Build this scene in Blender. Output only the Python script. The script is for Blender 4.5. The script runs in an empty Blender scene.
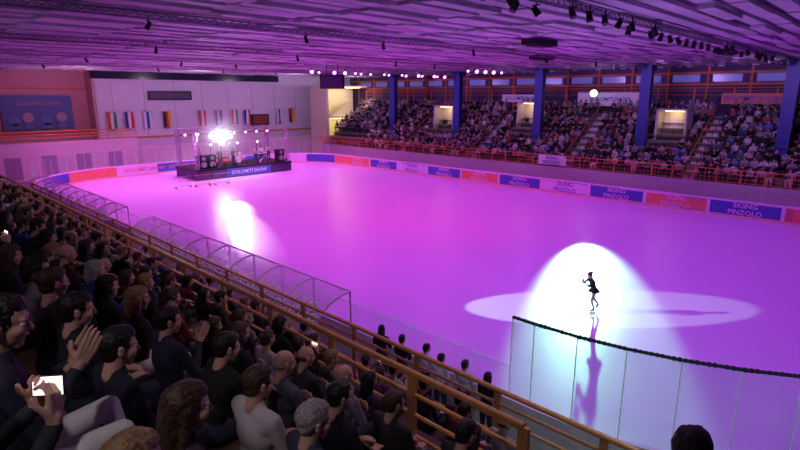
import bpy, math, random
import numpy as np
from mathutils import Vector, Matrix, noise
random.seed(7); np.random.seed(7)
D=bpy.data; SC=bpy.context.scene; COL=SC.collection
SC.view_settings.view_transform='Standard'
pi=math.pi
# ------------------------------------------------------------ materials
def mat(name,color,rough=.6,metal=0.,emit=None,estr=0.,var=.1,scale=6.,bump=0.,spec=.4):
    m=D.materials.new(name); m.use_nodes=True; nt=m.node_tree; b=nt.nodes['Principled BSDF']
    tc=nt.nodes.new('ShaderNodeTexCoord'); n=nt.nodes.new('ShaderNodeTexNoise'); n.inputs['Scale'].default_value=scale
    n.inputs['Detail'].default_value=4
    r=nt.nodes.new('ShaderNodeValToRGB')
    lo=[max(0,c*(1-var)) for c in color[:3]]+[1]; hi=[min(1,c*(1+var)) for c in color[:3]]+[1]
    r.color_ramp.elements[0].position=.3; r.color_ramp.elements[0].color=lo
    r.color_ramp.elements[1].position=.7; r.color_ramp.elements[1].color=hi
    nt.links.new(tc.outputs['Object'],n.inputs['Vector']); nt.links.new(n.outputs['Fac'],r.inputs['Fac'])
    nt.links.new(r.outputs['Color'],b.inputs['Base Color'])
    b.inputs['Roughness'].default_value=rough; b.inputs['Metallic'].default_value=metal
    b.inputs['Specular IOR Level'].default_value=spec
    if emit is not None:
        b.inputs['Emission Color'].default_value=(*emit,1); b.inputs['Emission Strength'].default_value=estr
    if bump>0:
        bp=nt.nodes.new('ShaderNodeBump'); bp.inputs['Strength'].default_value=bump; bp.inputs['Distance'].default_value=.01
        nt.links.new(n.outputs['Fac'],bp.inputs['Height']); nt.links.new(bp.outputs['Normal'],b.inputs['Normal'])
    return m
def objcolor_mat(name,rough=.8,scale=30):
    m=mat(name,(.5,.5,.5),rough,bump=.3,scale=scale,spec=.2); nt=m.node_tree; b=nt.nodes['Principled BSDF']
    oi=nt.nodes.new('ShaderNodeObjectInfo'); nt.links.new(oi.outputs['Color'],b.inputs['Base Color']); return m
def glassmat(name,tint,diff,opac):
    m=D.materials.new(name); m.use_nodes=True; nt=m.node_tree; nt.nodes.clear()
    o=nt.nodes.new('ShaderNodeOutputMaterial'); t=nt.nodes.new('ShaderNodeBsdfTransparent'); t.inputs['Color'].default_value=(*tint,1)
    p=nt.nodes.new('ShaderNodeBsdfPrincipled'); p.inputs['Base Color'].default_value=(*diff,1); p.inputs['Roughness'].default_value=.25
    tr=nt.nodes.new('ShaderNodeBsdfTranslucent'); tr.inputs['Color'].default_value=(*diff,1)
    m0=nt.nodes.new('ShaderNodeMixShader'); m0.inputs[0].default_value=.5
    nt.links.new(p.outputs[0],m0.inputs[1]); nt.links.new(tr.outputs[0],m0.inputs[2])
    n=nt.nodes.new('ShaderNodeTexNoise'); n.inputs['Scale'].default_value=1.5; mr=nt.nodes.new('ShaderNodeMapRange')
    mr.inputs['To Min'].default_value=opac*.8; mr.inputs['To Max'].default_value=opac*1.2
    nt.links.new(n.outputs['Fac'],mr.inputs['Value'])
    mx=nt.nodes.new('ShaderNodeMixShader'); nt.links.new(mr.outputs[0],mx.inputs[0])
    nt.links.new(t.outputs[0],mx.inputs[1]); nt.links.new(m0.outputs[0],mx.inputs[2]); nt.links.new(mx.outputs[0],o.inputs[0]); return m

M_jacket=objcolor_mat('jacket_fabric')
M_trouser=mat('trouser_denim',(.03,.035,.06),.85,scale=40)
M_trouser_l=mat('trouser_pale',(.75,.72,.7),.85,scale=40)
M_skin=mat('skin',(.62,.36,.26),.5,var=.06)
M_hair=[mat('hair_black',(.012,.009,.008),.45,bump=1,scale=60,var=.5),mat('hair_brown',(.06,.03,.018),.45,bump=1,scale=60,var=.5),
        mat('hair_grey',(.34,.31,.29),.5,bump=1,scale=60,var=.4),mat('hair_blonde',(.28,.17,.08),.45,bump=1,scale=60,var=.4)]
M_shoe=mat('shoe_leather',(.03,.03,.03),.4)
M_lip=mat('lips',(.45,.16,.14),.4); M_eye=mat('eye_white',(.8,.8,.8),.2); M_iris=mat('iris',(.03,.02,.01),.1)
M_phone=mat('phone_shell',(.02,.02,.02),.3); M_screen=mat('phone_screen',(.9,.9,.85),.3,emit=(1,.85,.8),estr=1.5)
FIGMATS=[M_jacket,M_trouser,M_skin,M_hair[0],M_shoe,M_lip,M_eye,M_iris,M_phone,M_screen]
M_black=mat('black_metal',(.015,.015,.018),.45); M_steel=mat('steel',(.5,.5,.52),.35,metal=.8); M_dsteel=mat('dark_steel',(.2,.17,.25),.5,metal=.2)
M_white=mat('white_paint',(.8,.8,.8),.5,var=.04); M_conc=mat('concrete',(.22,.2,.2),.85,bump=.2,scale=3)
M_bench=mat('bench_wood',(.1,.06,.04),.6,scale=14); M_rail=mat('railing_ochre_paint',(.8,.42,.14),.4,var=.12)
M_orail=mat('railing_orange_paint',(.75,.2,.07),.45)
# ------------------------------------------------------------ mesh building
class MB:
    def __init__(s): s.V=[];s.F=[];s.M=[];s.n=0
    def add(s,V,F,m=0):
        V=np.asarray(V,float); s.V.append(V)
        o=s.n; s.n+=len(V)
        if isinstance(m,(int,np.integer)): m=[m]*len(F)
        for f in F: s.F.append([int(i)+o for i in f])
        s.M.extend([int(k) for k in m]); return s
    def box(s,c,d,m=0,rz=0.,R=None):
        x,y,z=[k/2 for k in d]
        V=np.array([[-x,-y,-z],[x,-y,-z],[x,y,-z],[-x,y,-z],[-x,-y,z],[x,-y,z],[x,y,z],[-x,y,z]])
        if rz: R=np.array(Matrix.Rotation(rz,3,'Z'))
        if R is not None: V=V@np.asarray(R).T
        return s.add(V+np.array(c),[(0,3,2,1),(4,5,6,7),(0,1,5,4),(1,2,6,5),(2,3,7,6),(3,0,4,7)],m)
    def span(s,x0,x1,y0,y1,z0,z1,m=0): return s.box(((x0+x1)/2,(y0+y1)/2,(z0+z1)/2),(abs(x1-x0),abs(y1-y0),abs(z1-z0)),m)
    def cyl(s,p0,p1,r,m=0,n=8,r1=None):
        p0=np.array(p0,float);p1=np.array(p1,float); r1=r if r1 is None else r1
        a,b=frame(p1-p0); V=[]
        for p,rr in((p0,r),(p1,r1)):
            for i in range(n):
                t=2*pi*i/n; V.append(p+rr*(math.cos(t)*a+math.sin(t)*b))
        F=[(i,(i+1)%n,n+(i+1)%n,n+i) for i in range(n)]+[tuple(range(n))[::-1],tuple(range(n,2*n))]
        return s.add(V,F,m)
    def obj(s,name,mats,smooth=False,parent=None,loc=None,auto=False):
        me=s.mesh(name,mats,smooth); o=D.objects.new(name,me); COL.objects.link(o)
        if loc: o.location=loc
        if parent: o.parent=parent
        return o
    def mesh(s,name,mats,smooth=False):
        me=D.meshes.new(name); V=np.concatenate(s.V) if s.V else np.zeros((0,3))
        me.from_pydata(V.tolist(),[],s.F); 
        for m in mats: me.materials.append(m)
        me.polygons.foreach_set('material_index',s.M)
        if smooth: me.polygons.foreach_set('use_smooth',[True]*len(s.F))
        me.update(); return me
def frame(d):
    d=np.array(d,float); d/=max(1e-9,np.linalg.norm(d))
    u=np.array([0,0,1.]) if abs(d[2])<.9 else np.array([1.,0,0])
    a=np.cross(u,d); a/=np.linalg.norm(a); b=np.cross(d,a); return a,b
def caps(p0,r0,p1,r1,n=14,m=5):
    p0=np.array(p0,float);p1=np.array(p1,float); d=p1-p0; L=np.linalg.norm(d)
    if L<1e-6: d=np.array([0,0,1.]);L=1
    d=d/L; a,b=frame(d); V=[]
    ang=[(-pi/2+.08+i*(pi/2-.08)/m,0) for i in range(m+1)]+[(i*(pi/2-.08)/m,1) for i in range(m+1)]
    for t,w in ang:
        c,r=(p1,r1) if w else (p0,r0)
        for i in range(n):
            q=2*pi*i/n; V.append(c+d*r*math.sin(t)+r*math.cos(t)*(math.cos(q)*a+math.sin(q)*b))
    k=len(ang); F=[]
    for j in range(k-1):
        for i in range(n): F.append((j*n+i,j*n+(i+1)%n,(j+1)*n+(i+1)%n,(j+1)*n+i))
    F.append(tuple(range(n))[::-1]); F.append(tuple(range((k-1)*n,k*n)))
    return np.array(V),F
def P_c(p0,r0,p1,r1,m): return ('c',np.array(p0,float),r0,np.array(p1,float),r1,m)
def P_e(c,r,m,R=None): return ('e',np.array(c,float),np.array(r,float),np.eye(3) if R is None else np.array(R,float),None,m)
def prim_mesh(p):
    if p[0]=='c': return caps(p[1],p[2],p[3],p[4])
    V,F=caps((0,0,-.001),1,(0,0,.001),1,18,7); return (V*p[2])@p[3].T+p[1],F
def pdist(p,X):
    if p[0]=='c':
        d=p[3]-p[1]; L=max(1e-9,d@d); t=np.clip((X-p[1])@d/L,0,1)
        return np.linalg.norm(X-(p[1]+t[:,None]*d),axis=1)-(p[2]+(p[4]-p[2])*t)
    q=((X-p[1])@p[3])/p[2]; return (np.linalg.norm(q,axis=1)-1)*p[2].min()
def remesh(prims,vox,it=2):
    b=MB()
    for p in prims: b.add(*prim_mesh(p))
    o=b.obj('tmp',[]); r=o.modifiers.new('r','REMESH'); r.mode='VOXEL'; r.voxel_size=vox
    if it: s=o.modifiers.new('s','SMOOTH'); s.iterations=it; s.factor=.5
    dg=bpy.context.evaluated_depsgraph_get(); dg.update(); e=o.evaluated_get(dg); me=e.to_mesh()
    V=np.zeros(len(me.vertices)*3); me.vertices.foreach_get('co',V); V=V.reshape(-1,3)
    F=[tuple(p.vertices) for p in me.polygons]; e.to_mesh_clear(); m0=o.data; D.objects.remove(o); D.meshes.remove(m0)
    Cc=np.array([V[list(f)].mean(0) for f in F]); Ds=np.stack([pdist(p,Cc) for p in prims])
    ms=np.array([p[5] for p in prims])[Ds.argmin(0)]
    return V,F,ms
# ------------------------------------------------------------ heads
def head_parts(hair):
    out=[]
    pr=[P_e((-.01,0,.025),(.097,.076,.093),2),P_e((.03,0,-.035),(.06,.06,.08),2),P_c((.05,-.012,-.098),.024,(.05,.012,-.098),.024,2),
        P_c((.088,0,.005),.009,(.104,0,-.03),.013,2),P_e((.085,0,-.032),(.014,.018,.009),2),
        P_e((.055,.036,-.03),(.032,.028,.03),2),P_e((.055,-.036,-.03),(.032,.028,.03),2),
        P_c((.08,-.036,.02),.012,(.08,.036,.02),.012,2),P_e((.082,0,-.06),(.012,.024,.008),5),
        P_c((-.02,0,-.06),.052,(-.04,0,-.17),.058,2)]
    for s in(1,-1): pr+=[P_e((-.005,s*.079,-.008),(.02,.011,.032),2),P_e((-.008,s*.086,.012),(.016,.008,.014),2)]
    out.append(remesh(pr,.0065,2))
    for s in(1,-1):
        V,F,_=(*prim_mesh(P_e((.077,s*.031,0),(.0125,)*3,6)),0); out.append((V,F,[6]*len(F)))
        V,F=prim_mesh(P_e((.0865,s*.031,0),(.004,.006,.006),7)); out.append((V,F,[7]*len(F)))
    h=[]
    if hair in('short','long','bun','bob'):
        h=[P_e((-.022,0,.036),(.104,.087,.095),3),P_e((-.055,0,-.015),(.055,.074,.075),3),P_e((.0,.01,.07),(.092,.078,.058),3)]
    if hair=='long':
        h+=[P_c((-.06,0,-.02),.078,(-.085,0,-.22),.062,3),P_c((-.07,.03,-.1),.05,(-.1,.04,-.31),.035,3),P_c((-.07,-.03,-.1),.05,(-.1,-.03,-.33),.032,3)]
        for s in(1,-1): h.append(P_c((-.01,s*.074,.02),.027,(-.03,s*.082,-.19),.022,3))
    if hair=='bob':
        h+=[P_c((-.05,0,-.02),.082,(-.065,0,-.1),.07,3)]
        for s in(1,-1): h.append(P_c((.0,s*.074,.02),.028,(-.01,s*.078,-.1),.022,3))
    if hair=='bun': h+=[P_e((-.12,0,.06),(.04,.042,.04),3)]
    if hair=='bald': h=[P_e((-.05,0,-.005),(.062,.083,.045),3)]
    V,F,m=remesh(h,.009,1)
    Vn=[]
    for v in V:
        d=v-np.array([-.02,0,.02]); d/=max(1e-6,np.linalg.norm(d))
        k=noise.noise(Vector((v[0]*40,v[1]*90,v[2]*22)))*.007+noise.noise(Vector((v[0]*14,v[1]*14,v[2]*9)))*.008
        Vn.append(v+d*k)
    out.append((np.array(Vn),F,m)); return out
HEADS={h:head_parts(h) for h in('short','long','bun','bald','bob')}
def hand_prims(curl,spread=.12):
    pr=[P_c((-.06,0,0),.026,(.0,0,0),.027,2)]
    ys=[.031,.011,-.01,-.03]; Ls=[.07,.08,.074,.058]
    for y,L in zip(ys,Ls):
        pr.append(P_c((0,y*.6,0),.016,(.085,y,0),.0125,2))
        a=0;p=np.array([.085,y,0.]); sy=y*spread/.03*.3
        for k,f in enumerate((.45,.3,.25)):
            a+=curl*(.8 if k==0 else 1.); q=p+L*f*np.array([math.cos(a),sy,-math.sin(a)])
            pr.append(P_c(p,.0098-.001*k,q,.009-.001*k,2)); p=q
    t0=np.array([.02,.03,-.004]);t1=t0+.045*np.array([.62,.7,-.35]);t2=t1+.03*np.array([.9,.25,-.4])
    pr+=[P_c((.0,.012,-.004),.018,t0,.016,2),P_c(t0,.015,t1,.011,2),P_c(t1,.0108,t2,.009,2)]
    return pr
HANDS={k:remesh(hand_prims(c),.0048,1) for k,c in(('relax',.28),('flat',.08),('grip',.75))}
def nrm(v): v=np.array(v,float); return v/np.linalg.norm(v)
def add_hand(b,kind,wrist,fdir,back,side):
    f=nrm(fdir); bk=np.array(back,float); bk=nrm(bk-f*(bk@f)); th=np.cross(bk,f)*side
    R=np.stack([f,th,bk],1); V,F,m=HANDS[kind]; V=V@R.T+np.array(wrist)+f*.03
    if side<0: F=[f_[::-1] for f_ in F]
    b.add(V,F,m)
def build_figure(name,J,hair,hy=0.,hp=0.,trous=None,armmat=0,legmat=1,phone=None,skirt=False,dress=False,extra=None,slim=1.):
    g=lambda k:np.array(J[k],float)
    pel,ch,nk=g('pelvis'),g('chest'),g('neck'); z=nrm(ch-pel); y=np.array([0,1.,0]); x=np.cross(y,z); Rt=np.stack([x,y,z],1)
    s=slim; mid=(pel+ch)/2
    pr=[P_e(pel,(.125*s,.17*s,.125),legmat if not dress else 0,Rt),P_e(mid,(.115*s,.15*s,.17),0,Rt),P_e(ch,(.12*s,.175*s,.17),0,Rt),
        P_c(ch+z*.1,.075*s,nk,.06*s,0),P_c(g('shL')*.98+nk*.02,.062*s,g('shR')*.98+nk*.02,.062*s,0)]
    for S in'LR':
        sh,el,wr=g('sh'+S),g('el'+S),g('wr'+S); hip,kn,an,to=g('hip'+S),g('kn'+S),g('an'+S),g('toe'+S)
        pr+=[P_c(sh,.062*s,el,.047*s,armmat),P_c(el,.046*s,wr,.033*s,armmat),P_c(hip,.092*s,kn,.063*s,legmat),P_c(kn,.06*s,(kn*.6+an*.4)+(kn-an)*0,.056*s,legmat),
             P_c(kn*.6+an*.4,.056*s,an,.04*s,legmat),P_c(an+np.array([0,0,-.02]),.042,to,.034,4),P_c(nrm(sh-ch)*.0+sh*.6+ch*.4,.08*s,sh,.062*s,0)]
    if skirt: pr+=[P_e(pel+np.array([0,0,-.06]),(.22,.23,.05),0),P_e(pel+np.array([0,0,-.01]),(.16,.18,.1),0)]
    b=MB(); b.add(*remesh(pr,.0145,3))
    for S,sd in(('R',1),('L',-1)):
        wr=g('wr'+S); f=J.get('f'+S,wr-g('el'+S)); add_hand(b,J.get('hand','relax'),wr,f,J['b'+S],sd)
    hc=nk+np.array([.035,0,.155])+np.array(J.get('hoff',(0,0,0)))
    Rh=np.array(Matrix.Rotation(hy,3,'Z')@Matrix.Rotation(hp,3,'Y'))
    for V,F,m in HEADS[hair]: b.add(V@Rh.T+hc,F,list(m))
    if phone is not None:
        c,n_,up=phone; n_=nrm(n_); up=nrm(np.array(up)-n_*(np.array(up)@n_)); sd=np.cross(up,n_); R=np.stack([sd,up,n_],1)
        b.box(c,(.15,.075,.009),8,R=R); b.box(np.array(c)+n_*.0052,(.138,.066,.0012),9,R=R)
    if extra: extra(b)
    ms=list(FIGMATS)
    if trous: ms[1]=trous
    return b.mesh(name,ms,True)
def seated(lean=0.,arms='lap'):
    L=lean
    J=dict(pelvis=(0,0,.56),chest=(.0+L*.6,0,.9-L*.12),neck=(.01+L,0,1.09-L*.3))
    n=J['neck']; zs=n[2]-.055; xs=n[0]-.01
    for S,s in(('L',1),('R',-1)):
        J['sh'+S]=(xs,s*.185,zs); J['hip'+S]=(.02,s*.09,.54); J['kn'+S]=(.42,s*.12,.53); J['an'+S]=(.3,s*.12,.1); J['toe'+S]=(.42,s*.13,.04)
        if arms=='lap': J['el'+S]=(xs+.06,s*.235,zs-.27); J['wr'+S]=(xs+.27,s*.12,.67); J['f'+S]=(.8,-s*.4,-.1); J['b'+S]=(0,0,1)
        if arms=='knee': J['el'+S]=(.3,s*.17,.68); J['wr'+S]=(.45,s*.06,.74); J['f'+S]=(.8,-s*.5,-.2); J['b'+S]=(0,s*.4,1)
        if arms=='clap': J['el'+S]=(xs+.1,s*.24,zs-.24); J['wr'+S]=(xs+.28,s*.045,zs-.08); J['f'+S]=(.55,-s*.05,.8); J['b'+S]=(0,s,0)
        if arms=='phone': J['el'+S]=(xs+.14,s*.2,zs-.22); J['wr'+S]=(xs+.34,s*.095,zs-.03); J['f'+S]=(.25,-s*.25,.9); J['b'+S]=(.5,s*.8,0)
        if arms=='fold': J['el'+S]=(xs+.08,s*.25,zs-.26); J['wr'+S]=(xs+.22,-s*.02,zs-.2+s*.03); J['f'+S]=(.0,-s*1,.1); J['b'+S]=(1,0,.1)
    J['hand']={'clap':'flat','phone':'grip'}.get(arms,'relax')
    return J
def phone_at(J): n=J['neck']; return ((n[0]+.36,0,n[2]+.05),(-1,0,.15),(0,0,1))
SEAT=[]
specs=[('lap','short',0,-.25,.1),('lap','long',0,-.3,.1),('knee','short',.16,-.2,.2),('clap','bob',.03,-.3,.05),('phone','short',0,-.1,.05),
       ('fold','bald',0,-.3,.1),('lap','bun',.05,.1,.1),('clap','short',.02,-.4,.05),('fold','long',.05,-.15,.12),('knee','bob',.12,-.35,.15)]
for i,(a,h,l,hy,hp) in enumerate(specs):
    J=seated(l,a); SEAT.append(build_figure('spectator_mesh_%d'%i,J,h,hy,hp,phone=phone_at(J) if a=='phone' else None,trous=M_trouser_l if i in(3,) else None))
def standing(arms='down'):
    J=dict(pelvis=(0,0,.95),chest=(.0,0,1.28),neck=(.0,0,1.46)); 
    for S,s in(('L',1),('R',-1)):
        J['sh'+S]=(-.01,s*.185,1.405); J['hip'+S]=(0,s*.09,.92); J['kn'+S]=(.02,s*.11,.5); J['an'+S]=(-.01,s*.12,.1); J['toe'+S]=(.12,s*.14,.04)
        if arms=='down': J['el'+S]=(-.02,s*.25,1.12); J['wr'+S]=(.05,s*.25,.87); J['b'+S]=(0,s,0)
        else: J['el'+S]=(.05,s*.25,1.15); J['wr'+S]=(.25,s*.1,1.18); J['f'+S]=(.8,-s*.4,.1); J['b'+S]=(0,s*.3,1)
    return J
STAND=[build_figure('standing_mesh_a',standing('down'),'short',-.2,.1),build_figure('standing_mesh_b',standing('up'),'long',.1,.1),build_figure('standing_mesh_c',standing('up'),'short',.2,.05)]
PAL=[(.01,.01,.015),(.02,.02,.035),(.03,.015,.015),(.015,.02,.02),(.05,.045,.05),(.16,.02,.02),(.02,.05,.16),(.25,.22,.2),(.45,.42,.42),(.01,.01,.01),(.1,.05,.12),(.03,.03,.03),(.14,.13,.14),(.08,.1,.14)]
def person(me,loc,rz,name,parent=None,col=None,hair=None,scale=1.):
    o=D.objects.new(name,me); COL.objects.link(o); o.location=loc; o.rotation_euler=(0,0,rz); o.scale=(scale,)*3
    if parent: o.parent=parent
    o.color=(*(col or random.choice(PAL)),1)
    o.material_slots[3].link='OBJECT'; o.material_slots[3].material=M_hair[random.choice([0,0,0,1,1,1,2,3]) if hair is None else hair]
    return o
def empty(name,loc=(0,0,0)):
    e=D.objects.new(name,None); COL.objects.link(e); e.location=loc; return e
# ------------------------------------------------------------ text
def text_geo(s,size):
    c=D.curves.new('t','FONT'); c.body=s; c.size=size; c.align_x='CENTER'; c.align_y='CENTER'; c.resolution_u=2; c.extrude=.0; c.offset=.006
    o=D.objects.new('t',c); COL.objects.link(o); dg=bpy.context.evaluated_depsgraph_get(); dg.update(); e=o.evaluated_get(dg); me=e.to_mesh()
    V=np.array([v.co[:] for v in me.vertices]); F=[tuple(p.vertices) for p in me.polygons]; e.to_mesh_clear(); D.objects.remove(o); D.curves.remove(c); return V,F
T_BIG=text_geo('SKIING\nPINZOLO',.46); T_ONE=text_geo('DOLOMITI SHOW',.5); T_SM=text_geo('SKIING\nPINZOLO',.4)
def add_text(b,T,pos,right,up,m):
    V,F=T; r=nrm(right);u=nrm(up); b.add(V[:,:1]*r+V[:,1:2]*u+np.array(pos),F,m)
# ------------------------------------------------------------ rink
X0,X1,Y0,Y1,RR=9.8,40.8,-3.1,57.,8.5
def rpath(off=0.):
    pts=[]; r=RR+off
    def line(a,b,n):
        for i in range(n): pts.append(np.array(a)+(np.array(b)-np.array(a))*i/n)
    def arc(cx,cy,a0,n=14):
        for i in range(n): a=a0-pi/2*i/n; pts.append(np.array([cx+r*math.cos(a),cy+r*math.sin(a)]))
    line((X0-off,Y0+RR),(X0-off,5.95),1); line((X0-off,5.95),(X0-off,Y1-RR),20); arc(X0+RR,Y1-RR,pi)
    line((X0+RR,Y1+off),(X1-RR,Y1+off),7); arc(X1-RR,Y1-RR,pi/2)
    line((X1+off,Y1-RR),(X1+off,Y0+RR),20); arc(X1-RR,Y0+RR,0)
    line((X1-RR,Y0-off),(X0+RR,Y0-off),7); arc(X0+RR,Y0+RR,-pi/2)
    return pts
pin,pout=rpath(),rpath(.14); N=len(pin)
b=MB(); b.add([(p[0],p[1],0.02) for p in pin],[tuple(range(N))[::-1]],0)
ice=D.materials.new('ice'); ice.use_nodes=True; nt=ice.node_tree; bs=nt.nodes['Principled BSDF']
tc=nt.nodes.new('ShaderNodeTexCoord'); n1=nt.nodes.new('ShaderNodeTexNoise'); n1.inputs['Scale'].default_value=.12; n1.inputs['Detail'].default_value=3
r1=nt.nodes.new('ShaderNodeValToRGB'); r1.color_ramp.elements[0].color=(.72,.77,.82,1); r1.color_ramp.elements[1].color=(.86,.88,.9,1)
nt.links.new(tc.outputs['Object'],n1.inputs['Vector']); nt.links.new(n1.outputs['Fac'],r1.inputs['Fac']); nt.links.new(r1.outputs['Color'],bs.inputs['Base Color'])
mr=nt.nodes.new('ShaderNodeMapRange'); mr.inputs['To Min'].default_value=.26; mr.inputs['To Max'].default_value=.34
nt.links.new(n1.outputs['Fac'],mr.inputs['Value']); nt.links.new(mr.outputs[0],bs.inputs['Roughness'])
bs.inputs['Specular IOR Level'].default_value=.35
b.obj('ice_rink',[ice])
b=MB(); b.span(-8,60,-14,70,-.3,0,0); b.obj('floor',[M_conc])
A_or=mat('ad_orange',(.85,.33,.16),.5); A_bl=mat('ad_blue',(.1,.15,.48),.5); A_wh=mat('ad_white',(.85,.85,.87),.5); A_rd=mat('ad_red',(.7,.2,.18),.5); A_ye=mat('kick_plate_yellow',(.85,.68,.45),.5)
bm_=[A_or,A_bl,A_wh,A_rd,A_ye,mat('dasher_outer',(.78,.82,.8),.5)]
pat=[2,1,0,2,1,3,1,2,1,0]
b=MB(); s=0.
for i in range(N):
    a,c=pin[i],pin[(i+1)%N]; ao,co=pout[i],pout[(i+1)%N]
    L=np.linalg.norm(c-a); k=pat[int((s+.01)/4.3)%len(pat)]; s+=L
    def q(p,r,z0,z1,m): b.add([(p[0],p[1],z0),(r[0],r[1],z0),(r[0],r[1],z1),(p[0],p[1],z1)],[(0,1,2,3)],m)
    q(a,c,0,.2,4); q(a,c,.2,1.08,k); q(a,c,1.08,1.2,2); q(ao,co,0,1.2,5)
    b.add([(a[0],a[1],1.2),(c[0],c[1],1.2),(co[0],co[1],1.2),(ao[0],ao[1],1.2)],[(0,1,2,3)],2)
AD=[0,1,2,1,0,1,2,1,0,1,3]
for i in range(11):
    y=46.5-4.3*i; k=AD[i]; b.span(X1-.012,X1,y-2.05,y+2.05,.24,1.04,k); add_text(b,T_BIG,(X1-.03,y,.64),(0,-1,0),(0,0,1),1 if k==2 else 2)
    b.span(X1-.02,X1,y-2.2,y-2.0,.2,1.1,2)
for i in range(3):
    x=21+i*4.5; add_text(b,T_ONE,(x,Y1-.03,.66),(1,0,0),(0,0,1),0)
b.obj('dasher_boards',bm_)
G=glassmat('rink_glass',(.93,.97,.95),(.8,.95,.9),.14); G2=glassmat('rink_glass_high',(.85,.97,.93),(.75,1.,.92),.34); GP=mat('glass_edge',(.7,.95,.85),.3,emit=(.5,.8,.7),estr=.12);  # edge emission and milkier high panels stand in for light on the glass
b=MB(); tops=[]
for i in range(N):
    a,c=(pin[i]+pout[i])/2,(pin[(i+1)%N]+pout[(i+1)%N])/2; m=(a+c)/2
    if m[0]<X0+2 and m[1]>=5.95 and m[1]<50: h=2.0
    elif m[1]<5.95 and m[0]<36: h=3.2
    elif m[1]>=50 : h=2.7
    else: continue
    L=np.linalg.norm(c-a); b.add([(a[0],a[1],1.2),(c[0],c[1],1.2),(c[0],c[1],h),(a[0],a[1],h)],[(0,1,2,3)],2 if h==3.2 else 0)
    k=max(1,round(L/1.2))
    for j in range(k):
        p=a+(c-a)*j/k; b.cyl((p[0],p[1],1.2),(p[0],p[1],h),.012,1,5)
    if h==3.2: tops.append((a,c))
    elif h<2.5: b.cyl((a[0],a[1],h),(c[0],c[1],h),.015,1,5)
b.cyl((X0-.07,5.95,1.2),(X0-.07,5.95,3.2),.018,1,6)
b.obj('rink_glass_panels',[G,GP,G2])
b=MB()
for a,c in tops:
    b.cyl((a[0],a[1],3.2),(c[0],c[1],3.2),.03,0,7)
    k=max(1,int(np.linalg.norm(c-a)/.09))
    for j in range(k):
        p=a+(c-a)*(j+.2)/k; r=a+(c-a)*(j+.8)/k
        b.cyl((p[0],p[1],3.2),(r[0],r[1],3.2),.036+.012*random.random(),0,7)
b.obj('rolled_safety_net',[mat('net_cord',(.03,.05,.05),.9)])
# ------------------------------------------------------------ near stand
ZB=3.4
b=MB()
for k in range(8):
    x=4.0-.78*k; z=ZB+.48*k
    b.span(x-.35 if k<7 else -7.95,x+.43,-12,62,z-.6 if k else 0,z,0)
b.span(-7.95,4.43,-12,62,0,ZB-.01,0)
b.span(4.43,4.75,-12,62,0,ZB,0)
b.span(4.75,5.63,-12,62,0,2.6,0); b.span(5.63,6.7,-12,62,0,2.1,0)
b.obj('grandstand_steps',[M_conc])
b=MB()
for k in range(7):
    x=4.0-.78*k; z=ZB+.48*k
    for (ya,yb) in((1.9,19.5),(21,40),(-11,-1)):
        b.span(x-.2,x+.17,ya,yb,z+.39,z+.44,0)
        y=ya+.3
        while y<yb: b.box((x-.02,y,z+.195),(.06,.05,.39),1); y+=1.5
for x,z in((5.2,2.6),(5.98,2.1)):
    b.span(x-.2,x+.17,2.5,40,z+.39,z+.44,0)
    y=2.8
    while y<40: b.box((x-.02,y,z+.195),(.06,.05,.39),1); y+=1.5
b.obj('spectator_benches',[M_bench,M_steel])
def railing(name,x,z,h,y0,y1,step,bars,mt,pr=.03,vert=0,pw=.09):
    b=MB(); n=int((y1-y0)/step)
    for i in range(n+1): y=y0+(y1-y0)*i/n; b.box((x,y,z+h/2),(.05,pw,h),0)
    for f in bars: b.cyl((x,y0,z+h*f),(x,y1,z+h*f),pr if f>=.99 else pr*.62,0,8)
    if vert:
        y=y0
        while y<y1: b.cyl((x,y,z+h*bars[0]),(x,y,z+h),.011,0,5); y+=vert
    return b.obj(name,[mt],False)
railing('stand_railing',4.6,ZB,1.12,2.6,34.,1.62,(.2,.48,.74,1.),M_rail,.045,pw=.13)
railing('stand_railing',6.62,2.1,1.32,-1.,34.,1.7,(.15,.4,.62,.82,1.),M_rail,.042,pw=.11)
# bench shelter
CN=glassmat('shelter_polycarbonate',(.9,.88,.92),(.9,.9,.92),.36)
def shelter(y0,y1):
    b=MB(); prof=[(8.0,.3),(8.0,1.25)]+[(9.45-1.45*math.cos(t),1.25+1.25*math.sin(t)) for t in np.linspace(.1,pi/2,9)]
    n=round((y1-y0)/1.75)
    for j in range(len(prof)-1):
        (xa,za),(xb,zb)=prof[j],prof[j+1]
        b.add([(xa,y0,za),(xa,y1,za),(xb,y1,zb),(xb,y0,zb)],[(0,1,2,3)],0)
        for i in range(n+1):
            y=y0+(y1-y0)*i/n; b.cyl((xa,y,za),(xb,y,zb),.035,1,6)
    for (xa,za) in(prof[0],prof[1],prof[5],prof[-1]): b.cyl((xa,y0,za),(xa,y1,za),.028,1,6)
    (xa,za),(xb,zb)=prof[4],prof[7]; up=nrm((xb-xa,0,zb-za)); nn=np.array([-up[2],0,up[0]])
    for i in range(n):
        y=y0+(y1-y0)*(i+.5)/n; c=np.array([(xa+xb)/2,y,(za+zb)/2])+nn*.1; add_text(b,T_SM,c,(0,-1,0),up,2)
    for i in range(n+1):
        y=y0+(y1-y0)*i/n; b.cyl((9.45,y,0),(9.45,y,2.5),.03,1,6)
    b.span(8.2,8.6,y0,y1,.42,.48,3)
    for i in range(n+1): y=y0+.05+(y1-y0-.1)*i/n; b.span(8.3,8.5,y-.03,y+.03,0,.42,3)
    b.obj('team_bench_shelter',[CN,M_white,mat('print_white',(.95,.95,.95),.5),M_bench])
shelter(11.2,25.2); shelter(28.5,44.3)
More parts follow.
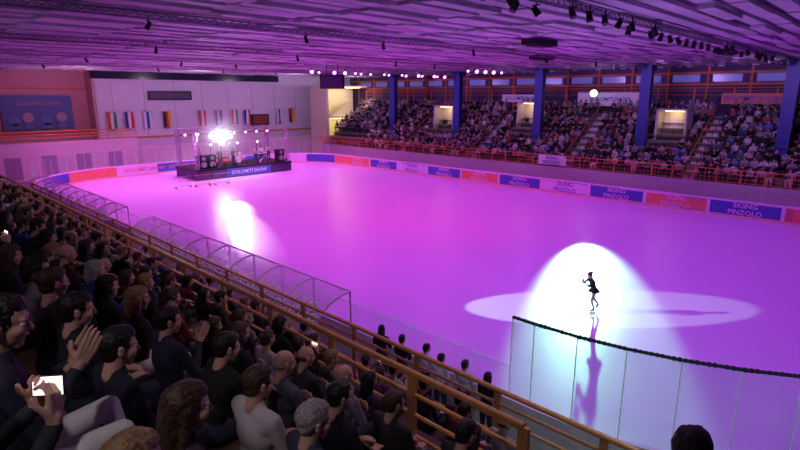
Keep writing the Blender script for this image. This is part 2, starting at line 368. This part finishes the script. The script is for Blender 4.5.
# ------------------------------------------------------------ far stand
M_blue=mat('column_blue_paint',(.04,.05,.28),.5); M_purp=mat('stand_wall_paint',(.55,.46,.52),.8)
b=MB()
for k in range(10): b.span(44.5+.8*k,54.9,3,58,0 if k==0 else 1.75+.5*(k-1),1.75+.5*k,0)
b.span(44.35,44.5,-2,58,0,1.75,1)
b.obj('far_grandstand_steps',[M_conc,M_purp])
b=MB()
for k in range(10): b.span(44.5+.8*k+.2,44.5+.8*k+.58,3.2,57.8,1.75+.5*k+.38,1.75+.5*k+.43,0)
for y in np.arange(3.6,57.8,3): 
    for k in range(10): b.box((44.9+.8*k,y,1.75+.5*k+.19),(.06,.06,.38),0)
b.obj('far_spectator_benches',[M_bench])
railing('far_stand_railing',44.45,1.75,1.0,3,58,1.5,(.12,.4,.7,1.),M_orail,.035,.3)
railing('far_stand_railing',52.8,6.25,1.0+1.4,3,58,3,(.75,.9,1.),M_orail,.04)
COLY=[7.5,17.7,27.8,37.9,48.0]
for y in COLY+[-2.6]:
    b=MB(); b.span(47.9,48.5,y-.42,y+.42,0,10.4,0); b.span(47.75,48.65,y-.5,y+.5,0,.3,0); b.span(47.6,48.8,y-.5,y+.5,10.1,10.5,0); b.obj('roof_column',[M_blue])
M_warm=mat('warm_lamp_panel',(1,.9,.6),.5,emit=(1,.75,.35),estr=4.)
M_cream=mat('cream_wall',(.75,.68,.5),.7)
VOM=[(15.7,1.1,49.0),(40.3,1.3,48.6),(29.9,1.,49.4)]
for y,w,x in VOM:
    b=MB(); z=1.75+.5*math.floor((x-44.5)/.8); x2=x+1.6
    b.span(x,x2,y-w-.15,y-w,z-.1,z+2.6,0); b.span(x,x2,y+w,y+w+.15,z-.1,z+2.6,0); b.span(x,x2,y-w-.15,y+w+.15,z+2.5,z+2.65,0)
    b.span(x2-.1,x2,y-w,y+w,z,z+2.5,2); b.span(x+.4,x2-.4,y-w*.6,y+w*.6,z+2.42,z+2.49,1); b.span(x2-.17,x2-.1,y-.5,y+.5,z+.5,z+2.3,3)
    b.obj('stand_entrance',[M_purp,M_warm,M_cream,mat('door_white',(.8,.75,.6),.5)])
AIS=[12.6,22.7,33.,43.]
M_stair=mat('stair_paint',(.6,.5,.5),.7)
for y in AIS:
    b=MB()
    for k in range(10):
        x=44.5+.8*k; z=1.75+.5*k
        b.span(x+.01,x+.79,y-.42,y+.42,z,z+.012,0)
        if k: b.span(x-.38,x-.01,y-.42,y+.42,z-.5,z-.25,0)
    b.cyl((44.9,y+.5,2.65),(52.1,y+.5,7.15),.03,1,6)
    for k in range(0,10,2): b.cyl((44.9+.8*k,y+.5,1.75+.5*k),(44.9+.8*k,y+.5,2.65+.5*k),.025,1,6)
    b.obj('aisle_stairs',[M_stair,M_orail])
cr=empty('spectator_crowd'); cnt=0
for k in range(10):
    y=3.6
    while y<57.3:
        y+=random.uniform(.5,.62); x=44.9+.8*k; z=1.75+.5*k
        if any(abs(y-a)<.6 for a in AIS) or any(abs(y-c)<.75 and 47.2<x<49.4 for c in COLY): continue
        if any(abs(y-v)<w+.45 and vx-1.9<x<vx+2.0 for v,w,vx in VOM): continue
        if random.random()<.04: continue
        if y>50 and k<3: continue
        person(random.choice(SEAT),(x-.03,y,z),pi+random.uniform(-.2,.2),'far_spectator',cr,scale=random.uniform(.95,1.06)); cnt+=1
        if random.random()<.35: cr.children[-1].color=(*random.choice([(.35,.3,.35),(.25,.2,.3),(.5,.45,.5),(.3,.1,.12),(.12,.16,.4)]),1)
for (x,ya,yb,z0,z1,c) in((52.6,19.3,26,7.0,8.3,A_wh),(44.3,22.5,25.3,1.9,2.75,A_wh),(52.6,8.6,13,7.3,8.2,A_rd),(52.6,30,35,7.3,8.1,A_wh),(52.6,3,6.6,7.1,8.4,A_or)):
    b=MB(); n=12
    for i in range(n):
        y_a=ya+(yb-ya)*i/n; y_b=ya+(yb-ya)*(i+1)/n; wv=lambda t:.04*math.sin(t*3)
        b.add([(x+wv(y_a),y_a,z0),(x+wv(y_b),y_b,z0),(x+wv(y_b),y_b,z1),(x+wv(y_a),y_a,z1)],[(0,1,2,3)],0)
    add_text(b,T_ONE if yb-ya>4 else T_SM,(x-.08,(ya+yb)/2,(z0+z1)/2),(0,-1,0),(0,0,1),1); b.obj('cloth_banner',[c,A_bl])
# ------------------------------------------------------------ shell
CZ=10.6
M_ceil=mat('ceiling_paint',(.42,.38,.5),.7,var=.12,scale=.6); M_slat=mat('ceiling_slat',(.66,.63,.72),.6,var=.3,scale=.3)
b=MB(); b.span(-8,58,-14,70,CZ+.3,CZ+.45,0)
y=-13.; j=0
while y<68:
    x=-8
    while x<56:
        L=3.3; dz=.05*math.sin(y*2.3+x)+.03*math.sin(x*.9); b.span(x+.04,min(56,x+L),y,y+.5,CZ-.02+dz,CZ+.1+dz,1); x+=L
    y+=.86
b.obj('ceiling',[M_ceil,M_slat])
M_dark=mat('back_wall_paint',(.12,.08,.2),.8)
b=MB(); b.span(55,55.3,-14,70,0,11,0)
for z in(8.9,9.9): b.span(54.8,55,-14,66,z,z+.18,1)
for y in np.arange(-2,64,3.37): b.span(54.85,55,y-.08,y+.08,6.3,10.6,1)
for y in np.arange(-1,62,3.37): b.span(54.93,55,y-.3,y+2.,9.2,9.85,2)
b.obj('wall_right',[M_dark,M_orail,mat('clerestory_glass',(.15,.2,.5),.2,emit=(.25,.2,.8),estr=.25)])
M_wallw=mat('wall_white_paint',(.74,.7,.78),.8,var=.03,scale=.7); M_pink=mat('wall_salmon_paint',(.72,.38,.4),.8,var=.05,scale=.5)
b=MB(); b.span(19.3,55,64,64.4,0,10.6,0); b.span(19.3,55,63.94,64,3.3,3.5,1); 
for x in np.arange(21,55,3.4): b.span(x-.03,x+.03,63.97,64,3.5,9.6,2)
b.span(19,42,63.6,64,9.75,10.6,3)
b.obj('wall_far',[M_wallw,M_orail,mat('wall_joint',(.5,.45,.48),.8),mat('dark_glazing',(.02,.02,.05),.2)])
b=MB(); b.span(-8,19.3,66,66.4,0,10.6,0); b.span(19.1,19.35,64,66,0,10.6,0); b.span(-8,19.3,65.85,66,4.2,4.4,1); b.span(-8,19.3,65.9,66,8.6,8.75,1)
b.obj('wall_far_left',[M_pink,M_orail])
b=MB(); b.span(-8.3,-8,-14,70,0,11,0); b.obj('wall_left',[M_dark])
b=MB(); b.span(-8,58,-14.3,-14,0,11,0); b.obj('wall_near',[M_dark])
M_beige=mat('wall_beige_paint',(.62,.55,.54),.8)
b=MB(); b.span(8,22,61,61.3,0,3.6,0); b.span(22,55,61.6,61.9,0,2.6,0)
for z in(4.,4.3,4.6): b.cyl((8,61.1,z),(22,61.1,z),.04,1)
for x in np.arange(8,22.1,1.4): b.cyl((x,61.1,3.6),(x,61.1,4.6),.04,1)
for x in np.arange(10,20,3): b.span(x,x+1.3,60.95,61,.2,2.3,2)
b.obj('gallery_wall',[M_beige,M_orail,mat('gallery_door_paint',(.3,.26,.34),.7)])
b=MB(); b.span(45.5,46,58.1,61.5,0,9.3,0); b.span(46,53,61.2,61.5,0,9.3,0); b.span(46,53,58.1,61.2,5.0,5.2,0); b.span(46,53,58.1,61.2,9.1,9.3,0); b.span(47,52,58.4,60.5,9.02,9.1,1); b.span(47,52,58.4,60.5,4.92,5.,1)
for k in range(12): b.span(46.2+.3*k,46.6+.3*k,58.2,59.4,5.2+.17*k,5.35+.17*k,0)
b.obj('corner_stairwell',[M_cream,M_warm])
b=MB(); b.span(24.8,29.8,63.7,63.94,7.5,8.5,0); b.span(25.,29.6,63.66,63.7,7.65,8.35,1); 
for i in range(4): b.span(25.4+i*1.1,25.9+i*1.1,63.64,63.66,7.8,8.2,2)
b.obj('scoreboard',[M_black,M_dark,mat('led_digits',(.1,.05,.06),.5,emit=(.5,.15,.1),estr=.05)])
b=MB(); b.span(37.6,40.2,63.6,63.94,4.2,5.6,0); b.span(37.8,40,63.56,63.6,4.35,5.45,1); b.obj('wall_scoreboard_small',[M_black,mat('board_maroon',(.25,.04,.05),.6)])
b=MB(); b.span(11.2,17.5,65.75,65.84,4.6,8.,0); add_text(b,T_ONE,(14.5,65.7,7.2),(1,0,0),(0,0,1),1)
for i,x in enumerate((12.2,13.4,15.,16.4)): b.cyl((x,65.72,5.5+.3*(i%2)),(x,65.75,5.5+.3*(i%2)),.5,1 if i%2 else 2,16); b.span(x-.35,x+.35,65.72,65.75,4.7,5.2,2)
b.obj('sponsor_poster',[mat('poster_blue',(.12,.16,.42),.5),mat('poster_pink',(.5,.35,.45),.5),mat('poster_cyan',(.16,.25,.55),.5)])
FC=[((.7,.05,.05),(.8,.8,.8),(.05,.3,.1)),((.02,.05,.4),(.8,.8,.8),(.7,.05,.05)),((.8,.8,.8),(.05,.1,.5),(.8,.8,.8)),((.02,.02,.02),(.7,.05,.05),(.8,.6,.05)),((.7,.05,.05),(.8,.8,.8),(.7,.05,.05)),((.05,.1,.5),(.8,.65,.05),(.05,.1,.5))]
fm=[[mat('flag_cloth_%d_%d'%(i,j),c,.8) for j,c in enumerate(f)] for i,f in enumerate(FC)]
for i,x in enumerate((20.2,22,24,26.2,30.5,32.6,34.8,36.6,41.5,43.5)):
    b=MB(); 
    for j in range(3):
        for k in range(4):
            xa=x+.3*j;xb=x+.3*(j+1); w=lambda q,kk:63.7+.06*math.sin(q*7+kk)
            za,zb=4.4+.45*k,4.4+.45*(k+1); b.add([(xa,w(xa,k),za),(xb,w(xb,k),za),(xb,w(xb,k+1),zb),(xa,w(xa,k+1),zb)],[(0,1,2,3)],j)
    b.cyl((x-.05,63.7,6.25),(x+1,63.7,6.25),.03,3); b.cyl((x+.45,63.7,6.25),(x+.45,64,6.25),.02,3); b.obj('hanging_flag',fm[i%6]+[M_steel],True)
# ------------------------------------------------------------ roof trusses + lamps
M_lens=mat('par_lens_magenta',(1,.4,1),.3,emit=(1,.25,1),estr=5.); M_lensoff=mat('par_lens_off',(.05,.03,.06),.2)
def truss(name,p0,p1,w=.35,r=.03,mats=None,parent=None,nb=None):
    p0=np.array(p0,float);p1=np.array(p1,float); a,c=frame(p1-p0); b=MB(); L=np.linalg.norm(p1-p0); n=nb or max(2,int(L/(w*1.6)))
    cs=[(a*i+c*j)*w/2 for i,j in((1,1),(1,-1),(-1,-1),(-1,1))]
    for o in cs: b.cyl(p0+o,p1+o,r,0,5)
    for i in range(n):
        q0=p0+(p1-p0)*i/n;q1=p0+(p1-p0)*(i+1)/n
        for k in range(4):
            b.cyl(q0+cs[k],q1+cs[(k+1)%4],r*.6,0,4); b.cyl(q0+cs[k],q0+cs[(k+1)%4],r*.6,0,4)
    return b
def parcan(b,p,d,r=.13,l=.34,mb=1,ml=2):
    p=np.array(p,float); d=nrm(d); b.cyl(p-d*l/2,p+d*l/2,r*.75,mb,10,r); b.cyl(p+d*l/2,p+d*(l/2+.012),r*.88,ml,10)
    b.cyl(p+np.array([0,0,.0]),p+np.array([0,0,.3]),.02,mb,5); b.box(p+np.array([0,0,.14]),(.06,r*2.3,.03),mb)
for y in COLY:
    b=truss('t',(0,y,CZ-.2),(48.2,y,CZ-.2),.2,.018)
    x=3. if y!=7.5 else 6.
    while x<47:
        on=(y==37.9 and 28<x<47) or (y==27.8 and 36<x<42)
        if on: parcan(b,(x,y+random.choice((-.3,.3)),CZ-.62),(-.5,-.8,-.4),random.choice((.12,.18)),.34,1,3)
        else: parcan(b,(x,y+random.choice((-.25,.25)),CZ-.48),(random.uniform(-.5,.5),random.uniform(-.5,.3),-.7),.1 if y==7.5 else .08,.24,1,2)
        x+=1.2 if on else (1.0 if y==7.5 else random.choice((4.2,6.,8.3)))
        if y==37.9 and not on and x>28 and x<32: x=28.1
        if y==27.8 and x>36 and x<40 and not on: x=36.1
    b.obj('roof_truss',[M_dsteel,M_black,M_lensoff,M_lens])
b=MB()
for i in range(70):
    x=random.uniform(2,34);y=random.uniform(14,60); s_=random.uniform(.5,1.3); b.box((x,y,CZ-.2),(s_,.35,.03),0,rz=random.uniform(-.2,.2)); b.cyl((x,y,CZ-.18),(x,y,CZ),.01,0,4)
b.obj('acoustic_ceiling_tiles',[mat('tile_white',(.9,.9,.92),.6)])
b=MB()
for x,y in((29,36),): 
    b.box((x,y,9.1),(2.,1.2,1.1),0,rz=-.7); b.box((x-.45,y-.45,9.1),(1.7,.3,.9),1,rz=-.7)
    for dx in(-.6,.6): b.cyl((x+dx,y,9.6),(x+dx,y,CZ),.03,0,5)
b.obj('hanging_loudspeaker_cluster',[M_black,M_dark])
for (x,y) in((24,14),(33,19),(36,9)):  # invented boxes standing in for dark openings and folds in the ceiling
    b=MB(); b.box((x,y,CZ-.15),(2.,.8,.25),0); b.box((x,y,CZ-.3),(1.5,.55,.06),0); 
    for dx in(-1,1): b.cyl((x+dx*.9,y,CZ-.1),(x+dx*.9,y,CZ+.1),.03,0,5)
    b.obj('dark_vent_box',[M_black])
# ------------------------------------------------------------ stage
b=MB(); b.span(22.9,33.7,49.3,54,.9,1.05,0); b.span(22.95,33.65,49.35,53.95,.02,.9,1); b.span(26,31,49.28,49.34,.1,.9,2); 
add_text(b,T_ONE,(28.5,49.25,.5),(1,0,0),(0,0,1),3); b.obj('stage_platform',[M_black,mat('stage_skirt',(.09,.06,.14),.8),A_bl,A_wh])
for p0,p1 in(((23.2,49.7,1.05),(23.2,49.7,4.6)),((33.4,49.7,1.05),(33.4,49.7,4.6)),((23.2,53.6,1.05),(23.2,53.6,4.6)),((33.4,53.6,1.05),(33.4,53.6,4.6)),((23.2,53.6,4.6),(33.4,53.6,4.6))):
    truss('s',p0,p1,.3,.03).obj('stage_truss',[M_steel])
b=MB()
for x in(23.9,24.8,32.7): b.box((x,50.1,1.7),(.8,.7,1.3),0); b.cyl((x,49.74,1.45),(x,49.7,1.45),.28,1,16); b.cyl((x,49.74,2.05),(x,49.7,2.05),.18,1,16)
b.obj('stage_loudspeakers',[M_black,mat('speaker_cone',(.3,.3,.32),.5)])
b=MB(); M_drum=mat('drum_shell',(.7,.7,.75),.3); M_cym=mat('cymbal_brass',(.8,.6,.2),.25,metal=1)
b.cyl((28.5,51.3,1.45),(28.5,51.9,1.45),.32,0,18)
for dx,dz,rr in((-.3,.55,.17),(.3,.55,.17),(.75,.2,.24),(-.75,.25,.2)): b.cyl((28.5+dx,51.6,1.4+dz),(28.5+dx,51.6,1.65+dz),rr,0,14); b.cyl((28.5+dx,51.6,1.05),(28.5+dx,51.6,1.4+dz),.015,2,5)
for dx in(-1,1,-.5): b.cyl((28.5+dx,51.9,2.35),(28.5+dx,51.9,2.37),.28,1,16); b.cyl((28.5+dx,51.9,1.05),(28.5+dx,51.9,2.35),.015,2,5)
b.obj('drum_kit',[M_drum,M_cym,M_steel])
for x in(26.2,30.8):
    b=MB(); b.box((x,50.4,1.95),(1.3,.4,.12),0); b.cyl((x-.5,50.4,1.05),(x+.4,50.4,1.9),.02,1,5); b.cyl((x+.5,50.4,1.05),(x-.4,50.4,1.9),.02,1,5); b.box((x,50.35,2.02),(1.2,.2,.02),2); b.obj('stage_keyboard',[M_black,M_steel,M_white])
b=MB()
for x in np.arange(23.9,33.4,1.35): parcan(b,(x,53.4,4.2),(-.3,-1,-.35),.15,.3,0,1)
for x in np.arange(23.6,33.4,1.2): parcan(b,(x,49.55,1.27),(0,.8,.5),.1,.22,0,2)
for x in(26.2,27.2,29.2,31.6): 
    b.cyl((x,52.8,1.05),(x,52.8,3.2),.03,0,6); parcan(b,(x,52.7,3.1),(-.3,-1,-.1),.13,.26,0,3)
b.obj('stage_lamps',[M_black,M_lens,mat('par_lens_violet',(.6,.3,1),.3,emit=(.7,.4,1),estr=5),mat('par_lens_white',(1,1,1),.3,emit=(1,.85,1),estr=4)])
for x,y,me in((26.2,51.,2),(27.3,50.3,1),(28.5,52.4,2),(29.8,50.2,0),(31.,51,2),(24.5,51.8,0),(32.4,51.8,1)): person(STAND[me],(x,y,1.05),-pi/2+random.uniform(-.3,.3),'band_musician',col=random.choice([(.3,.3,.35),(.5,.5,.5),(.1,.1,.12)]))
for x in(27.3,29.8): 
    b=MB(); b.cyl((x,49.8,1.05),(x,49.8,2.5),.012,0,5); b.cyl((x,49.8,1.05),(x,49.8,1.08),.16,0,12); b.cyl((x,49.8,2.5),(x,49.95,2.58),.03,0,6); b.obj('microphone_stand',[M_black])
M_star=mat('floodlight_lens',(1,1,1),.3,emit=(.88,1,1),estr=55.)
b=MB(); b.cyl((25.9,50.,1.05),(25.9,50.,4.2),.05,0,8)
for a in(0,2.1,4.2): b.cyl((25.9+.5*math.cos(a),50+.5*math.sin(a),1.05),(25.9,50.,2.),.025,0,5)
dl=nrm((-25.5,-49.5,2.0)); sx=nrm((49.5,-25.5,0)); up=np.array([0,0,1.]); c0=np.array([25.9,49.8,4.1])
FL=[(0,0)]+[(.42*math.cos(t),.42*math.sin(t)) for t in np.arange(0,6)*pi/3]+[(.85,.0),(-.85,0)]  # extra lenses widen the cluster to imitate glare around the lamp
for dx,dz in FL:
    p=c0+sx*dx+up*dz; b.cyl(p-dl*.3,p,.15,0,12,.225); b.cyl(p,p+dl*.02,.212,1,16)
b.cyl(c0-sx*.9-dl*.3,c0+sx*.9-dl*.3,.03,0,6); b.cyl(c0-up*.6-dl*.3,c0+up*.6-dl*.3,.03,0,6); b.obj('stage_floodlight',[M_black,M_star])
m=D.materials.new('flood_glow_volume'); m.use_nodes=True; nt=m.node_tree; nt.nodes.clear(); o=nt.nodes.new('ShaderNodeOutputMaterial'); vs=nt.nodes.new('ShaderNodeVolumeScatter'); vs.inputs['Color'].default_value=(1,1,1,1); vs.inputs['Anisotropy'].default_value=.3  # added scatter ball imitating bloom around the floodlight
tc=nt.nodes.new('ShaderNodeTexCoord'); gr=nt.nodes.new('ShaderNodeTexGradient'); gr.gradient_type='SPHERICAL'; mp=nt.nodes.new('ShaderNodeMapping'); mp.inputs['Scale'].default_value=(.31,.31,.31)
mu=nt.nodes.new('ShaderNodeMath'); mu.operation='POWER'; mu.inputs[1].default_value=1.5; mu2=nt.nodes.new('ShaderNodeMath'); mu2.operation='MULTIPLY'; mu2.inputs[1].default_value=.2
nt.links.new(tc.outputs['Object'],mp.inputs[0]); nt.links.new(mp.outputs[0],gr.inputs[0]); nt.links.new(gr.outputs['Fac'],mu.inputs[0]); nt.links.new(mu.outputs[0],mu2.inputs[0]); nt.links.new(mu2.outputs[0],vs.inputs['Density']); nt.links.new(vs.outputs[0],o.inputs['Volume'])
b=MB(); b.add(*caps((0,0,-.01),3.2,(0,0,.01),3.2,24,10)); b.obj('flood_glow_ball',[m],True,loc=tuple(c0+dl*.6))
for i,(x,y) in enumerate(((19.5,46.5),(21.2,46.2),(22.9,46.0))):
    b=MB()
    for z in(.2,1.05): b.cyl((x,y,z),(x+1.5,y,z),.025,0,6)
    for j in range(8): b.cyl((x+.2*j+.05,y,.2),(x+.2*j+.05,y,1.05),.012,0,5)
    for dx in(.1,1.4): b.box((x+dx,y,.1),(.05,.5,.16),0)
    b.obj('crowd_barrier',[M_orail if i%2 else M_steel])
# ------------------------------------------------------------ followspot fixture
def followspot(loc,target,zfloor):
    loc=np.array(loc,float); d=nrm(np.array(target)-loc); b=MB(); b.cyl(loc-d*.9,loc-d*.05,.2,0,14); b.cyl(loc-d*.25,loc-d*.05,.36,0,16); b.cyl(loc-d*.05,loc-d*.04,.33,1,16)
    b.cyl((loc-d*.5),(loc[0]-d[0]*.5,loc[1]-d[1]*.5,zfloor),.04,0,8)
    for a in(0,2.1,4.2): b.cyl((loc[0]-d[0]*.5+.5*math.cos(a),loc[1]-d[1]*.5+.5*math.sin(a),zfloor),(loc[0]-d[0]*.5,loc[1]-d[1]*.5,zfloor+.8),.025,0,5)
    b.obj('follow_spotlight',[M_black,mat('followspot_lens',(1,1,1),.3,emit=(.45,1,.6),estr=12)])
SK=(18.7,8.0,0.02)
followspot((52.3,24.2,8.2),SK,6.25); followspot((1.3,26.,9.2),SK,5.9)
# ------------------------------------------------------------ skater
Js=dict(pelvis=(0,0,.9),chest=(.1,0,1.18),neck=(.2,0,1.34),shL=(.18,.16,1.29),shR=(.18,-.16,1.29),elL=(.38,.2,1.12),wrL=(.5,.06,1.28),elR=(.36,-.2,1.1),wrR=(.48,-.06,1.2),
 hipL=(0,.08,.87),knL=(.14,.09,.49),anL=(.0,.08,.16),toeL=(.13,.08,.1),hipR=(-.02,-.08,.87),knR=(-.08,-.1,.5),anR=(-.32,-.12,.24),toeR=(-.24,-.12,.14),
 bL=(0,1,0),bR=(0,-1,0),fL=(.4,-.2,.8),fR=(.4,.2,.8),hand='relax',hoff=(.01,0,0))
def blades(b):
    b.box((.06,.08,.035),(.27,.006,.05),10); b.box((.0,.08,.08),(.02,.02,.06),10); b.box((.12,.08,.08),(.02,.02,.06),10)
    R=np.array(Matrix.Rotation(.5,3,'Y')); b.box((-.27,-.12,.1),(.27,.006,.03),10,R=R)
FIGMATS.append(M_steel)
skm=build_figure('skater_mesh',Js,'bun',0,.35,skirt=True,dress=True,extra=blades,slim=.85,legmat=1,armmat=0,trous=mat('skin_tights',(.25,.13,.11),.5))
person(skm,(SK[0],SK[1],.012),math.radians(150),'figure_skater',col=(.008,.008,.012),hair=1,scale=1.0)
# ------------------------------------------------------------ near crowd
def seat_p(i,row,Y,rz=0.,col=None,hair=None,name='seated_spectator',parent=None,dx=0.,sc=1.):
    return person(SEAT[i],(4.0-.78*row+dx,Y,ZB+.48*row),rz,name,parent,col,hair,sc)
near=[(1,4,2.3,0,(.05,.03,.04),1),(0,4,3.2,.1,(.02,.02,.03),0),(0,3,2.38,-.1,(.06,.06,.09),2),(0,3,3.0,.1,(.55,.52,.5),1),(2,3,3.75,0,(.02,.02,.02),0),(7,3,4.5,.1,(.03,.03,.05),0),
 (3,3,5.25,0,(.05,.02,.03),3),(0,2,3.1,-.1,(.02,.02,.03),0),(5,2,3.9,0,(.1,.1,.14),2),(8,2,4.8,0,(.02,.02,.02),1),(5,1,4.0,0,(.25,.2,.3),2),(2,1,2.5,0,(.03,.03,.03),0),(0,1,3.25,0,(.05,.04,.05),1),
 (0,4,4.0,0,(.02,.02,.03),0),(6,4,4.8,0,(.04,.03,.04),1)]
for i,r,Y,rz,c,h in near: seat_p(i,r,Y,rz,c,h)
Jp=seated(.0,'phone'); ph=build_figure('phone_holder_mesh',Jp,'short',-.3,.15,phone=((.37,0,1.12),(-1,-.45,.3),(0,.2,1)))
person(ph,(.0,2.12,5.85),.08,'seated_spectator',None,(.03,.03,.04),0)
Jk=seated(.0,'clap')
for S,s_ in(('L',1),('R',-1)): Jk['kn'+S]=(.42,s_*.14,.62); Jk['an'+S]=(.50,s_*.13,.16); Jk['toe'+S]=(.62,s_*.14,.06)
kn=build_figure('raised_knee_mesh',Jk,'short',-.3,.1,trous=M_trouser_l,slim=.9)
person(kn,(.3,2.74,5.8),-.1,'seated_spectator',None,(.03,.03,.05),0)
person(SEAT[1],(.52,1.95,5.4),.1,'seated_spectator',None,(.04,.03,.03),3)
person(STAND[0],(2.8,.6,ZB+.96),.1,'standing_spectator',None,(.03,.03,.05),0,1.12)
cn=empty('spectator_crowd')
for row in range(0,6):
    ys=[n[2] for n in near if n[1]==row]; y=max(ys) if ys else (2.2 if row<5 else 3.0)
    while y<36:
        y+=random.uniform(.6,.88)
        if 19.5<y<21 or random.random()<.1: continue
        i=random.randrange(len(SEAT)); 
        if i==4 and random.random()<.5: i=0
        seat_p(i,row,y,random.uniform(-.2,.15),name='near_spectator',parent=cn,sc=random.uniform(.88,1.0))
for x,z in((5.2,2.6),(5.98,2.1)):
    y=3.1
    while y<34:
        y+=random.uniform(.6,1.0)
        if random.random()<.2: continue
        person(random.choice(SEAT),(x,y,z),random.uniform(-.2,.15),'near_spectator',cn,scale=random.uniform(.92,1.02))
b=MB(); b.span(8.7,9.5,5.2,10.6,0,.3,0); b.obj('rinkside_platform',[M_conc])
for x,y,c in((9.15,9.6,(.02,.02,.03)),(9.1,8.8,(.02,.02,.02)),(9.15,8.0,(.7,.7,.72)),(9.0,7.4,(.7,.7,.7)),(9.15,6.8,(.6,.6,.65)),(9.05,6.1,(.02,.02,.03))): person(STAND[random.randrange(3)],(x,y,.3),random.uniform(-.3,.3),'standing_spectator',None,c,0)
# ------------------------------------------------------------ lights
def spot(name,loc,tgt,power,col,size,blend=.5,rad=.1):
    l=D.lights.new(name,'SPOT'); l.energy=power; l.color=col; l.spot_size=math.radians(size); l.spot_blend=blend; l.shadow_soft_size=rad
    o=D.objects.new(name,l); COL.objects.link(o); o.location=loc; d=Vector(tgt)-Vector(loc); o.rotation_euler=d.to_track_quat('-Z','Y').to_euler(); return o
for y in(3,12,21,30,39,48,55):
    for x in(15,25,36):
        c=(.52,.05,1.) if y<20 else ((.82,.05,.97) if y<40 else (1.,.12,1.))
        if x==25 and 20<y<40: c=(1,.05,.75)
        spot('ceiling_wash_lamp',(x,y,9.5),(x+0.01,y,0),(1150 if y<20 else 1450) if y<40 else 2100,c,140,.9,.15)
for y in(8,18,28,38,48): spot('crowd_fill_spot',(40,y,9.8),(50,y,5),1100,(.65,.35,1.),110,.8,.2)  # added purple fill to light the far crowd
for x in(16,28,40,50): spot('wall_fill_spot',(x,54,9.3),(x,64,6),750 if x>20 else 600,(.85,.62,1.) if x>20 else (1,.55,.75),130,.8,.2)  # added fill to brighten the end walls
spot('stage_fill_spot',(27,44,10.),(28,51.5,1.5),2600,(.9,.7,1.),55,.6,.2)  # added spot from above to brighten the stage
spot('follow_spotlight_beam',(52.3,24.2,8.2),(SK[0]-.3,SK[1]-.2,0),105000,(.42,1.,.66),8.2,.32,.33)
spot('follow_spotlight_beam',(1.3,26.,9.2),(SK[0]+.2,SK[1]+.4,0),26000,(.75,.95,1.),8.4,.12,.05)
for (tx,ty,pw) in((19.4,35.,40000),(16.6,29.,45000)): spot('ice_streak_spot',(25.5,49.,4.1),(tx,ty,0),pw,(1,.8,1.),7,1.,.1)  # added spots strengthening the floodlight's reflected streak on the ice
for y in(4,13,23): spot('added_fill_spot',(8.,y,10.1),(5,y+1,3),330,(1.,.68,.6),100,.8,.3)  # added warm fill so the ochre railing shows its colour
for y in(3,14): spot('added_fill_spot',(-3,y,10.1),(1,y+2,5),130,(.85,.65,.9),120,.8,.3)  # added dim fill over the near crowd
spot('added_fill_spot',(-1.,1.2,10.),(.8,2.5,6.3),110,(1,.9,.95),45,.6,.1)  # added narrow fill to lift the pale trousers
spot('added_fill_spot',(5.,-2.5,10.1),(11.,3.,1.8),650,(.6,1.,.9),60,.9,.3)  # added greenish fill for the high glass and outer boards
w=D.worlds.new('World'); SC.world=w; w.use_nodes=True; w.node_tree.nodes['Background'].inputs[0].default_value=(.2,.05,.3,1); w.node_tree.nodes['Background'].inputs[1].default_value=.1
cam=D.cameras.new('camera'); co=D.objects.new('camera',cam); COL.objects.link(co); co.location=(0,0,8.0); co.rotation_euler=(math.radians(90-13.6),0,math.radians(-45.8)); cam.lens=24.08; cam.sensor_width=36; cam.clip_start=.05; cam.clip_end=300
SC.camera=co
print('people',cnt,len(D.objects))
